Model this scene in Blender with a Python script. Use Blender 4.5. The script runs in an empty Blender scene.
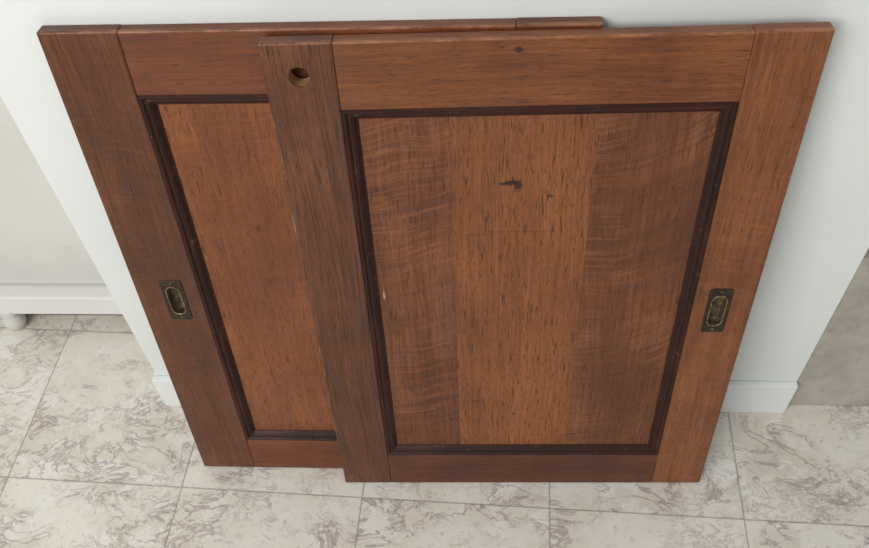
import bpy, bmesh, random
from math import *
from mathutils import Matrix, Vector
random.seed(3)
S=bpy.context.scene
try:
    S.view_settings.view_transform='Standard'
except Exception as e: print(e)

def lin(c):
    o=[]
    for v in c:
        v=v/255.
        o.append(v/12.92 if v<=.04045 else ((v+.055)/1.055)**2.4)
    return (*o,1)

# ---------------- node helpers
class NT:
    def __init__(s,name):
        s.m=bpy.data.materials.new(name); s.m.use_nodes=True
        s.t=s.m.node_tree; s.b=s.t.nodes['Principled BSDF']
    def n(s,typ,**kw):
        nd=s.t.nodes.new(typ)
        for k,v in kw.items(): setattr(nd,k,v)
        return nd
    def put(s,sock,v):
        if isinstance(v,bpy.types.NodeSocket): s.t.links.new(v,sock)
        else: sock.default_value=v
    def math(s,op,a,b=0.,c=0.,clamp=False):
        nd=s.n('ShaderNodeMath',operation=op,use_clamp=clamp)
        s.put(nd.inputs[0],a); s.put(nd.inputs[1],b); s.put(nd.inputs[2],c)
        return nd.outputs[0]
    def comb(s,x,y,z):
        nd=s.n('ShaderNodeCombineXYZ')
        s.put(nd.inputs[0],x); s.put(nd.inputs[1],y); s.put(nd.inputs[2],z); return nd.outputs[0]
    def xyz(s):
        tc=s.n('ShaderNodeTexCoord'); sp=s.n('ShaderNodeSeparateXYZ')
        s.t.links.new(tc.outputs['Object'],sp.inputs[0]); return sp.outputs[0],sp.outputs[1],sp.outputs[2]
    def noise(s,vec,scale=1.,detail=2.,rough=.5,dist=0.):
        nd=s.n('ShaderNodeTexNoise'); s.put(nd.inputs['Vector'],vec)
        nd.inputs['Scale'].default_value=scale; nd.inputs['Detail'].default_value=detail
        nd.inputs['Roughness'].default_value=rough; nd.inputs['Distortion'].default_value=dist
        return nd.outputs[0]
    def rng(s,v,a,b,c=0.,d=1.,smooth=True):
        nd=s.n('ShaderNodeMapRange'); nd.interpolation_type='SMOOTHSTEP' if smooth else 'LINEAR'
        s.put(nd.inputs[0],v); nd.inputs[1].default_value=a; nd.inputs[2].default_value=b
        nd.inputs[3].default_value=c; nd.inputs[4].default_value=d; return nd.outputs[0]
    def mix(s,f,a,b,mode='MIX'):
        nd=s.n('ShaderNodeMix',data_type='RGBA',blend_type=mode)
        s.put(nd.inputs[0],f); s.put(nd.inputs[6],a); s.put(nd.inputs[7],b); return nd.outputs[2]
    def bump(s,h,dist=.001,strength=1.):
        nd=s.n('ShaderNodeBump'); nd.inputs['Strength'].default_value=strength; nd.inputs['Distance'].default_value=dist
        s.t.links.new(h,nd.inputs['Height']); s.t.links.new(nd.outputs[0],s.b.inputs['Normal'])
    def col(s,c): s.put(s.b.inputs['Base Color'],c)
    def rough(s,c): s.put(s.b.inputs['Roughness'],c)

def tone(c,k=.87,sat=1.02):
    m=sum(c)/3.
    return [max(0,min(255,(m+(v-m)*sat)*k)) for v in c]
def wood(name,dark,mid,light,axis='Z',seed=0.,fleck=0.,fx=(0.,0.,0.),pore=.6,rough=.45,marks=(),wear=None,broad=(20,1.6),coarse=0.,spec=.45,k_=.88,top=None,chips=0.,grime=.45):
    dark,mid,light=tone(dark,k_),tone(mid,k_),tone(light,k_)
    k=NT(name); x,y,z=k.xyz()
    if axis=='Z': c0,l0=x,z
    else: c0,l0=z,x
    c=k.math('ADD',c0,seed*1.37); l=k.math('ADD',l0,seed*.91)
    w=k.noise(k.comb(k.math('MULTIPLY',c,4.),seed,k.math('MULTIPLY',l,2.2)),1.,2.)
    c2=k.math('ADD',c,k.math('MULTIPLY',k.math('SUBTRACT',w,.5),.03))
    def st(a,b,det,r=.55): return k.noise(k.comb(k.math('MULTIPLY',c2,a),k.math('MULTIPLY',y,a),k.math('MULTIPLY',l,b)),1.,det,r)
    b1=st(broad[0],broad[1],3.); g=st(190.,7.,3.,.6); p=st(430.,38.,2.)
    p2=st(900.,90.,1.)
    bl=k.noise(k.comb(c,y,l),6.,3.,.6)
    f=k.math('ADD',k.math('MULTIPLY',k.rng(b1,.3,.7),.34),k.math('MULTIPLY',k.rng(g,.3,.7),.36))
    f=k.math('ADD',f,k.math('MULTIPLY',k.rng(bl,.3,.7),.3))
    colr=k.mix(k.rng(f,.1,.5,0,1,False),lin([a*.6+b*.4 for a,b in zip(dark,mid)]),lin(mid))
    colr=k.mix(k.rng(f,.5,1.,0,1,False),colr,lin(light))
    if coarse>0:
        cg=st(110.,1.6,2.5,.6)
        cw=k.math('ABSOLUTE',k.math('SUBTRACT',k.math('FRACT',k.math('MULTIPLY',cg,8.)),.5))
        colr=k.mix(k.math('MULTIPLY',k.rng(cw,.28,.48),coarse),colr,lin([v*.6 for v in dark]))
    if fleck>0:
        x0,cur,slope=fx
        dx=k.math('SUBTRACT',c0,x0)
        zz=k.math('ADD',l,k.math('MULTIPLY',k.math('MULTIPLY',dx,dx),cur))
        zz=k.math('ADD',zz,k.math('MULTIPLY',dx,slope))
        ww=k.noise(k.comb(k.math('MULTIPLY',c,10.),0.,k.math('MULTIPLY',l,4.)),1.,1.5)
        zz=k.math('ADD',zz,k.math('MULTIPLY',ww,.04))
        fl=k.noise(k.comb(k.math('MULTIPLY',c,5.),seed,k.math('MULTIPLY',zz,125.)),1.,1.3,.45)
        fl2=k.noise(k.comb(k.math('MULTIPLY',c,24.),seed,k.math('MULTIPLY',zz,280.)),1.,1.,.4)
        lo=k.rng(k.noise(k.comb(c,seed,l),5.,1.),.36,.56)
        # thin lines : iso-contours of the stretched noise
        ln=k.rng(k.math('ABSOLUTE',k.math('SUBTRACT',fl,.55)),.042,.012)
        brk=k.rng(k.noise(k.comb(k.math('MULTIPLY',c,20.),seed,k.math('MULTIPLY',l,60.)),1.,1.),.32,.48)
        m=k.math('MULTIPLY',k.math('MULTIPLY',ln,brk),k.math('MULTIPLY',lo,fleck*.8))
        m2=k.math('MULTIPLY',k.rng(fl2,.54,.64),fleck*.18)
        lc=lin([min(255,v*1.03+3) for v in light])
        colr=k.mix(k.math('MAXIMUM',m,m2),colr,lc)
        dk=k.math('MULTIPLY',k.rng(fl,.48,.36),fleck*.3)
        colr=k.mix(dk,colr,lin(dark))
    pm=k.rng(p,.43,.30,0,pore)
    pm2=k.rng(p2,.44,.34,0,pore*.6)
    pmx=k.math('MAXIMUM',pm,pm2)
    colr=k.mix(pmx,colr,lin([v*.5 for v in dark]))
    sn=k.noise(k.comb(c0,seed,l0),4.2,5.,.62)
    colr=k.mix(k.rng(sn,.5,.7,0,grime),colr,lin(dark))
    for (mx,mz,rx,rz,st_) in marks:
        nx=k.noise(k.comb(x,0.,z),110.,3.,.6)
        nx=k.math('MULTIPLY',k.math('SUBTRACT',nx,.5),2.2)
        ex=k.math('DIVIDE',k.math('SUBTRACT',x,mx),rx); ez=k.math('DIVIDE',k.math('SUBTRACT',z,mz),rz)
        ez=k.math('SUBTRACT',ez,k.math('MULTIPLY',ex,.6 if st_>.9 else 0.))
        d=k.math('ADD',k.math('SQRT',k.math('ADD',k.math('MULTIPLY',ex,ex),k.math('MULTIPLY',ez,ez))),nx)
        colr=k.mix(k.rng(d,1.1,.6,0,abs(st_)),colr,lin((32,16,11)) if st_>0 else lin((180,150,120)))
    if wear is not None:
        wn=k.noise(k.comb(k.math('MULTIPLY',x,60.),k.math('MULTIPLY',y,60.),k.math('MULTIPLY',z,14.)),1.,5.,.8)
        wm=k.math('MULTIPLY',k.rng(x,wear+.004,wear+.001),k.rng(wn,.52,.58))
        colr=k.mix(k.math('MULTIPLY',wm,.55),colr,lin((150,122,102)))
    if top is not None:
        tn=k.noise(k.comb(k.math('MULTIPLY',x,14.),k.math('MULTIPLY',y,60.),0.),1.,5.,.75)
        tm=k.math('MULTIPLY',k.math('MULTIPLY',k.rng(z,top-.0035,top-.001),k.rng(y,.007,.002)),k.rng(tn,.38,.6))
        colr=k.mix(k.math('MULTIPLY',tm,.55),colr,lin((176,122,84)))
    if chips>0:
        cn=k.noise(k.comb(x,y,z),75.,5.,.8)
        colr=k.mix(k.rng(cn,.6,.66,0,chips),colr,lin((112,76,58)))
    k.col(colr)
    k.rough(k.rng(k.noise(k.comb(x,y,z),9.,4.),.3,.7,rough-.07,rough+.1))
    k.b.inputs['Specular IOR Level'].default_value=spec
    h=k.math('SUBTRACT',k.math('MULTIPLY',g,.5),pmx)
    k.bump(h,.0005,.5)
    return k.m

# ---------------- mesh helpers
def mkobj(name,bm,mat,parent=None,smooth=False):
    me=bpy.data.meshes.new(name); bmesh.ops.recalc_face_normals(bm,faces=bm.faces); bm.to_mesh(me); bm.free()
    if mat: me.materials.append(mat)
    if smooth:
        for p in me.polygons: p.use_smooth=True
    o=bpy.data.objects.new(name,me); S.collection.objects.link(o)
    if parent: o.parent=parent
    return o
def boxbm(bm,a,b,bev=0.,seg=2):
    vs=[bm.verts.new((x,y,z)) for x in (a[0],b[0]) for y in (a[1],b[1]) for z in (a[2],b[2])]
    fs=[(0,1,3,2),(4,6,7,5),(0,4,5,1),(2,3,7,6),(0,2,6,4),(1,5,7,3)]
    F=[bm.faces.new([vs[i] for i in f]) for f in fs]
    if bev>0:
        es=set(e for f in F for e in f.edges)
        bmesh.ops.bevel(bm,geom=list(es),offset=bev,segments=seg,profile=.5,affect='EDGES')
def box(name,a,b,mat,parent=None,bev=0.,seg=2):
    bm=bmesh.new(); boxbm(bm,a,b,bev,seg); return mkobj(name,bm,mat,parent)
def empty(name):
    e=bpy.data.objects.new(name,None); S.collection.objects.link(e); return e
def cut(o,cutters):
    for c in cutters:
        m=o.modifiers.new('b','BOOLEAN'); m.object=c; m.operation='DIFFERENCE'; m.solver='EXACT'
    dg=bpy.context.evaluated_depsgraph_get(); dg.update()
    me=bpy.data.meshes.new_from_object(o.evaluated_get(dg))
    o.modifiers.clear(); o.data=me
    for c in cutters: bpy.data.objects.remove(c,do_unlink=True)

# ---------------- camera (solved from the photo's geometry)
th,ro,ya,ch,cD=.8891,-.0732,-.0962,1.4145,.8245
fw=Vector((sin(ya)*cos(th),cos(ya)*cos(th),-sin(th)))
r0=Vector((cos(ya),-sin(ya),0)); u0_=r0.cross(fw)
rr=cos(ro)*r0+sin(ro)*u0_; uu=-sin(ro)*r0+cos(ro)*u0_
cam=bpy.data.cameras.new('camera'); co=bpy.data.objects.new('camera',cam); S.collection.objects.link(co)
M=Matrix((( rr.x,uu.x,-fw.x,0),(rr.y,uu.y,-fw.y,-cD),(rr.z,uu.z,-fw.z,ch),(0,0,0,1)))
co.matrix_world=M; cam.sensor_width=36; cam.lens=850./869*36; S.camera=co; cam.clip_start=.05

# ---------------- room materials
def paint(name,c,var=.04,rough=.6,scuff=0.):
    k=NT(name); x,y,z=k.xyz(); n=k.noise(k.comb(x,y,z),2.5,4.)
    c2=[v*(1-var) for v in c]
    cc=k.mix(k.rng(n,.3,.7),lin(c),lin(c2))
    if scuff>0:
        cc=k.mix(k.rng(k.noise(k.comb(x,y,k.math('MULTIPLY',z,2.5)),14.,5.,.7),.58,.72,0,scuff),cc,lin([v*.8 for v in c]))
    k.col(cc); k.rough(rough)
    k.bump(k.noise(k.comb(x,y,z),140.,3.),.0006,.35); return k.m
M_wall=paint('wall_paint',(227,230,227),.03,.65)
M_base=paint('baseboard_paint',(233,235,233),.02,.4)

def floor_mat():
    k=NT('marble_tiles'); x,y,z=k.xyz(); tau,a0,b0,s=-.0414,.1196,-.2008,.33
    ct,st=cos(tau),sin(tau)
    u=k.math('DIVIDE',k.math('SUBTRACT',k.math('ADD',k.math('MULTIPLY',x,ct),k.math('MULTIPLY',y,st)),a0),s)
    v=k.math('DIVIDE',k.math('SUBTRACT',k.math('ADD',k.math('MULTIPLY',x,-st),k.math('MULTIPLY',y,ct)),b0),s)
    fu,fv=k.math('FLOOR',u),k.math('FLOOR',v)
    def edge(a): 
        f=k.math('FRACT',a); return k.math('MINIMUM',f,k.math('SUBTRACT',1.,f))
    e=k.math('MINIMUM',edge(u),edge(v))
    joint=k.rng(e,.0055,.0022)
    wn=k.n('ShaderNodeTexWhiteNoise'); k.put(wn.inputs['Vector'],k.comb(fu,fv,0.)); 
    sp=k.n('ShaderNodeSeparateColor'); k.t.links.new(wn.outputs['Color'],sp.inputs[0])
    ox=k.math('ADD',x,k.math('MULTIPLY',sp.outputs[0],13.)); oy=k.math('ADD',y,k.math('MULTIPLY',sp.outputs[1],17.))
    P=k.comb(ox,oy,k.math('MULTIPLY',sp.outputs[2],9.))
    P2=k.comb(k.math('MULTIPLY',ox,.8),k.math('MULTIPLY',oy,1.2),sp.outputs[2])
    base=k.mix(k.rng(k.noise(P,8.,5.,.65),.35,.65),lin((226,220,208)),lin((210,201,186)))
    base=k.mix(k.math('MULTIPLY',k.rng(k.noise(P,16.,4.,.6),.5,.6),.6),base,lin((233,230,223)))
    n=k.noise(P2,13.,7.,.68,.8)
    vein=k.math('MULTIPLY',k.rng(k.math('ABSOLUTE',k.math('SUBTRACT',n,.5)),.030,.003),k.rng(k.noise(P,8.,3.,.6),.43,.56))
    n3=k.noise(P2,38.,5.,.65,.7)
    vein2=k.math('MULTIPLY',k.rng(k.math('ABSOLUTE',k.math('SUBTRACT',n3,.48)),.038,.006),k.rng(k.noise(P,11.,3.,.6),.47,.6))
    blot=k.math('MULTIPLY',k.rng(k.noise(P2,34.,6.,.74,.6),.52,.62),k.rng(k.noise(P,7.,3.),.5,.64))
    c=k.mix(k.math('MULTIPLY',vein,.68),base,lin((142,124,122)))
    c=k.mix(k.math('MULTIPLY',vein2,.45),c,lin((146,129,126)))
    c=k.mix(k.math('MULTIPLY',blot,.55),c,lin((152,136,134)))
    sp2=k.rng(k.noise(P,110.,3.,.7),.57,.7)
    c=k.mix(k.math('MULTIPLY',sp2,.4),c,lin((160,145,130)))
    c=k.mix(k.math('MULTIPLY',joint,.55),c,lin((116,106,98)))
    k.col(c); k.rough(k.rng(n,.3,.7,.32,.46))
    k.bump(k.math('SUBTRACT',k.math('MULTIPLY',k.noise(P,60.,3.),.15),joint),.0008,.4)
    return k.m
M_floor=floor_mat()
def stone_mat():
    k=NT('grey_stone'); x,y,z=k.xyz(); P=k.comb(x,y,z)
    c=k.mix(k.rng(k.noise(P,8.,6.,.65),.3,.7),lin((186,180,168)),lin((154,148,138)))
    c=k.mix(k.math('MULTIPLY',k.rng(k.noise(P,70.,4.,.7),.55,.7),.4),c,lin((128,122,112)))
    k.col(c); k.rough(.8); k.bump(k.noise(P,60.,6.,.7),.002,.5); return k.m
M_stone=stone_mat()

# ---------------- room
def slab(name,a,b,mat): return box(name,a,b,mat)
slab('floor',(-3,-4.5,-.05),(3,.65,0),M_floor)
slab('wall_back',(-3,.55,0),(3,.65,2.5),M_wall)
slab('wall_front_pier',(-.611,0,0),(.5519,.549,2.5),M_wall)
box('baseboard_front',(-.618,-.012,0),(.5519,-.0002,.093),M_base,None,.002)
box('baseboard_left',(-.618,0.0,0),(-.6112,.15,.093),M_base,None,.002)
box('stone_plinth',(.5525,.004,0),(1.5,.548,.424),M_stone,None,.004)

# painted cabinet in the recess
M_cab=paint('cabinet_paint',(216,214,208),.07,.5,.35)
M_cab2=paint('cabinet_paint_rail',(230,229,224),.05,.45,.3)
M_shade=paint('under_cabinet_shade',(120,110,100),.1,.8)  # dark colour that paints in the shade under the cabinet
cab=empty('painted_cabinet')
def lathe(name,prof,c,mat,parent,n=24):
    bm=bmesh.new(); rings=[]
    for r,z in prof: rings.append([bm.verts.new((c[0]+r*cos(2*pi*i/n),c[1]+r*sin(2*pi*i/n),c[2]+z)) for i in range(n)])
    for a,b in zip(rings,rings[1:]):
        for i in range(n): bm.faces.new((a[i],a[(i+1)%n],b[(i+1)%n],b[i]))
    bm.faces.new(rings[0][::-1]); bm.faces.new(rings[-1])
    return mkobj(name,bm,mat,parent,True)
cx0,cx1,cy0,cy1=-1.03,-.626,.168,.53
box('carcass',(cx0,cy0+.030,.055),(cx1,cy1,.80),M_cab,cab,.002)
box('bottom_rail',(cx0,cy0,.052),(cx1,cy0+.04,.112),M_cab2,cab,.003)
box('rail_bead',(cx0,cy0-.014,.114),(cx1,cy0+.04,.126),M_cab2,cab,.004)
box('under_shade_strip',(cx0+.02,cy0+.036,.0),(cx1-.01,cy0+.05,.056),M_shade,cab,.001)  # added dark strip standing in for the shade below the rail
box('door_panel',(cx0+.004,cy0+.018,.130),(cx1-.004,cy0+.034,.765),M_cab,cab,.002)
box('top_board',(cx0-.012,cy0-.012,.79),(cx1+.005,cy1,.815),M_cab2,cab,.004)
for i,(fx_,fy_) in enumerate([(cx0+.05,cy0+.010),(cx1-.03,cy0+.012),(cx0+.035,cy1-.04),(cx1-.03,cy1-.04)]):
    lathe('foot_%d'%(i+1),[(.012,0),(.017,.003),(.022,.016),(.023,.024),(.018,.036),(.015,.042),(.020,.056)],(fx_,fy_,0),M_cab,cab)

# ---------------- pull hardware
def metal(name,c1,c2,met,ro_):
    k=NT(name); x,y,z=k.xyz(); P=k.comb(x,y,z)
    n=k.noise(P,160.,4.,.6)
    k.col(k.mix(k.rng(n,.35,.65),lin(c1),lin(c2))); k.b.inputs['Metallic'].default_value=met
    k.rough(ro_); k.bump(n,.0002,.3); return k.m
M_br=metal('aged_brass_plate',(68,56,40),(48,40,29),.6,.55)
M_brr=metal('aged_brass_rim',(166,144,102),(116,98,66),.8,.5)
M_bri=metal('pull_cup_brass',(116,100,76),(66,54,40),.4,.55)
def simple(name,c,rough=.6):
    k=NT(name); x,y,z=k.xyz(); n=k.noise(k.comb(x,y,z),80.,3.)
    k.col(k.mix(k.rng(n,.3,.7),lin(c),lin([v*.75 for v in c]))); k.rough(rough); return k.m
M_holew=simple('raw_oak_bore',(190,146,96),.7)
def stad(a,b,t):
    c,s=cos(t),sin(t); L=b-a
    if abs(c)>1e-9:
        r=a/abs(c)
        if abs(r*s)<=L: return r*c,r*s
    sg=1 if s>0 else -1; bq=s*sg*L; r=bq+sqrt(max(0,bq*bq-(L*L-a*a)))
    return r*c,r*s
def rrect(a,b,t,cr=.003):
    c,s=cos(t),sin(t); e=14
    r=((abs(c)/a)**e+(abs(s)/b)**e)**(-1/e); return r*c,r*s
def pull(parent,cx_,cz_,a,b):
    N=120; T=[2*pi*i/N+.01 for i in range(N)]
    ia,ib=a*.60,b*.68
    def strip(name,spec,mat,cap=False,smooth=False):
        bm=bmesh.new(); loops=[]
        for fn,aa,bb,y in spec:
            loops.append([bm.verts.new((cx_+fn(aa,bb,t)[0],y,cz_+fn(aa,bb,t)[1])) for t in T])
        for A,B in zip(loops,loops[1:]):
            for i in range(N): bm.faces.new((A[i],A[(i+1)%N],B[(i+1)%N],B[i]))
        if cap: bm.faces.new(loops[-1])
        return mkobj(name,bm,mat,parent,smooth)
    strip('pull_plate',[(rrect,a,b,.001),(rrect,a,b,-.0010),(rrect,a-.0007,b-.0007,-.0015),(stad,ia+.0016,ib+.0016,-.0013)],M_br)
    strip('pull_rim',[(stad,ia+.0016,ib+.0016,-.0012),(stad,ia+.0012,ib+.0012,-.0022),(stad,ia+.0005,ib+.0005,-.0024),(stad,ia,ib,-.0020),(stad,ia,ib,.0)],M_brr)
    strip('pull_cup',[(stad,ia,ib,0.),(stad,ia-.0002,ib-.0002,.010),(stad,ia-.0015,ib-.0015,.0122),(stad,ia-.004,ib-.004,.0128)],M_bri,True,True)
    for j,sg in enumerate((1,-1)):
        bm=bmesh.new(); bmesh.ops.create_uvsphere(bm,u_segments=14,v_segments=8,radius=.0022)
        for v in bm.verts: v.co=Vector((cx_+v.co.x,-.0014+v.co.y*.35,cz_+sg*(b*.86)+v.co.z))
        mkobj('pull_screw_%d'%(j+1),bm,M_bri,parent,True)
    bm=bmesh.new(); n2=48; T2=[2*pi*i/n2+.01 for i in range(n2)]
    A=[bm.verts.new((cx_+stad(ia+.001,ib+.001,t)[0],-.01,cz_+stad(ia+.001,ib+.001,t)[1])) for t in T2]
    B=[bm.verts.new((v.co.x,.0140,v.co.z)) for v in A]
    for i in range(n2): bm.faces.new((A[i],A[(i+1)%n2],B[(i+1)%n2],B[i]))
    bm.faces.new(A[::-1]); bm.faces.new(B)
    return mkobj('cutter',bm,None,parent)

# ---------------- door leaves
T=.0189
def moulding(parent,x0,x1,z0,z1,mats):
    prof=[(0,.0008),(.0012,-.0004),(.0035,-.0006),(.0055,.0012),(.0065,.0026),(.009,.0022),(.0125,.0045),(.0155,.0078),(.0170,.0088),(.0175,.0092),(.0175,.0112)]
    bm=bmesh.new(); loops=[]
    for d,y in prof:
        loops.append([bm.verts.new((X,y,Z)) for X,Z in ((x0+d,z0+d),(x1-d,z0+d),(x1-d,z1-d),(x0+d,z1-d))])
    for A,B in zip(loops,loops[1:]):
        for i in range(4):
            f=bm.faces.new((A[i],A[(i+1)%4],B[(i+1)%4],B[i])); f.material_index=i%2
    o=mkobj('panel_moulding',bm,mats[0],parent); o.data.materials.append(mats[1]); return o

def leaf(name,W,H,o,ex,up,n,sl,sr,zb,zt,mats,pullspec,hole=None,boards=()):
    E=empty(name)
    E.matrix_world=Matrix(((ex.x,-n.x,up.x,o.x),(ex.y,-n.y,up.y,o.y),(ex.z,-n.z,up.z,o.z),(0,0,0,1)))
    bpy.context.view_layer.update()
    b=.0022
    L=box('stile_left',(0,0,0),(sl,T,H),mats['sl'],E,b,3)
    R=box('stile_right',(sr,0,0),(W,T,H),mats['sr'],E,b,3)
    box('rail_top',(sl,.0002,zt),(sr,T-.0002,H-.0008),mats['rt'],E,.0014)
    box('rail_bottom',(sl,.0002,.0006),(sr,T-.0002,zb),mats['rb'],E,.0012)
    moulding(E,sl,sr,zb,zt,mats['m'])
    xs=[sl-.0]+list(boards)+[sr]
    for i in range(len(xs)-1):
        box('panel_board_%d'%(i+1),(xs[i],.0100,zb),(xs[i+1],.0165,zt),mats['p'][i],E)
    side,px,pz,a,bb=pullspec
    c=pull(E,px,pz,a,bb); bpy.context.view_layer.update()
    cut(L if side=='L' else R,[c])
    if hole:
        hx,hz,hr=hole
        bm=bmesh.new(); n2=40
        A=[bm.verts.new((hx+hr*cos(2*pi*i/n2),-.01,hz+hr*sin(2*pi*i/n2))) for i in range(n2)]
        B=[bm.verts.new((v.co.x,.030,v.co.z)) for v in A]
        for i in range(n2): bm.faces.new((A[i],A[(i+1)%n2],B[(i+1)%n2],B[i]))
        bm.faces.new(A[::-1]); bm.faces.new(B); c=mkobj('cutter',bm,None,E); bpy.context.view_layer.update(); cut(L,[c])
        bm=bmesh.new(); r=hr-.0002
        A=[bm.verts.new((hx+r*cos(2*pi*i/n2),.0012,hz+r*sin(2*pi*i/n2))) for i in range(n2)]
        B=[bm.verts.new((v.co.x,T-.0003,v.co.z)) for v in A]
        for i in range(n2): bm.faces.new((A[i],A[(i+1)%n2],B[(i+1)%n2],B[i]))
        mkobj('bore_lining',bm,M_holew,E,True)
    return E

def frame(a,ph):
    return (Vector((cos(ph),sin(ph),0)),Vector((-sin(ph)*sin(a),cos(ph)*sin(a),cos(a))),Vector((sin(ph)*cos(a),-cos(ph)*cos(a),sin(a))))
def MOULD(ax,s):
    return wood('moulding_'+ax+str(s),(30,13,9),(56,26,17),(88,44,29),ax,s,rough=.5,pore=.4,spec=.25,chips=.5)
mv,mh=MOULD('Z',5.),MOULD('X',6.)
# rear
a=.1403; ex,up,n=frame(a,0.); W1,H1=.6426,.8603
y1=-(H1*sin(a)+T*cos(a))
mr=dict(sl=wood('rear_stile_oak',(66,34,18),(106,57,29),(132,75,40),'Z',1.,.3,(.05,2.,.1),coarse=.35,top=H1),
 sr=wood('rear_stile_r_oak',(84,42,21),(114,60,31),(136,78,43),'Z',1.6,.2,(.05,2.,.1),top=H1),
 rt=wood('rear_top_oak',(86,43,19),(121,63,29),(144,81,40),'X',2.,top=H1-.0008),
 rb=wood('rear_bottom_oak',(88,43,21),(124,64,31),(148,82,42),'X',2.5),
 p=[wood('rear_panel_oak',(104,55,27),(144,80,40),(170,102,54),'Z',3.,.22,(.3,1.,.1),pore=.7,coarse=.12,marks=((.20,.56,.006,.004,.5),))],
 m=(mh,mv))
leaf('oak_sliding_door',W1,H1,Vector((-.5147,y1,T*sin(a)+.0002)),ex,up,n,.095,.5476,.084,.776,mr,('L',.056,.430,.0165,.040))
# front
a2=.1411; ex,up,n=frame(a2,.0175); W2,H2=.6261,.8596
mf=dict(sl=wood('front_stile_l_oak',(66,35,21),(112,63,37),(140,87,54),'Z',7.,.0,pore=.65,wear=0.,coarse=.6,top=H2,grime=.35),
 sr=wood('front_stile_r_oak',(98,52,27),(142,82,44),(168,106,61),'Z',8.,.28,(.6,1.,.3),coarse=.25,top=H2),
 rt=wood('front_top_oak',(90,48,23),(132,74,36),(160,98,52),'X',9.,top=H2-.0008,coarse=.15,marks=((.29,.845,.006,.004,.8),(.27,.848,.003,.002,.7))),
 rb=wood('front_bottom_oak',(64,33,20),(100,52,30),(124,70,43),'X',9.5),
 p=[wood('front_panel_l_oak',(78,41,23),(114,62,34),(148,91,55),'Z',10.,.72,(.15,-1.5,-.22),grime=.7,marks=((.107,.46,.0015,.012,-.8),)),
    wood('front_panel_c_oak',(108,59,30),(151,88,46),(175,109,61),'Z',11.,.08,(.3,1.,.1),pore=.8,marks=((.281,.654,.015,.0040,.95),(.293,.652,.006,.009,.85),(.335,.633,.007,.0026,.7),(.30,.575,.05,.0015,.35),(.24,.570,.02,.0015,.3)),coarse=.25),
    wood('front_panel_r_oak',(84,45,25),(122,69,37),(156,98,60),'Z',12.,.85,(.42,-3.,-.15),grime=.5,marks=())],
 m=(mh,mv))
leaf('oak_sliding_door.001',W2,H2,Vector((-.2510,-.1662,T*sin(a2)+.0002)),ex,up,n,.083,.5425,.084,.772,mf,('R',.578,.432,.0165,.043),(.0405,.817,.0125),(.209,.386))

# ---------------- light
w=bpy.data.worlds.new('world'); S.world=w; w.use_nodes=True
bg=w.node_tree.nodes['Background']; bg.inputs[0].default_value=(.93,.97,1,1); bg.inputs[1].default_value=.53
def area(name,loc,tgt,sx,sy,p,c):
    l=bpy.data.lights.new(name,'AREA'); l.shape='RECTANGLE'; l.size=sx; l.size_y=sy; l.energy=p; l.color=c
    o=bpy.data.objects.new(name,l); S.collection.objects.link(o); o.location=loc
    o.rotation_euler=(Vector(tgt)-Vector(loc)).to_track_quat('-Z','Y').to_euler()
area('window_light',(-1.5,-2.3,2.1),(0,0,.3),1.5,1.3,63,(1,.98,.95))
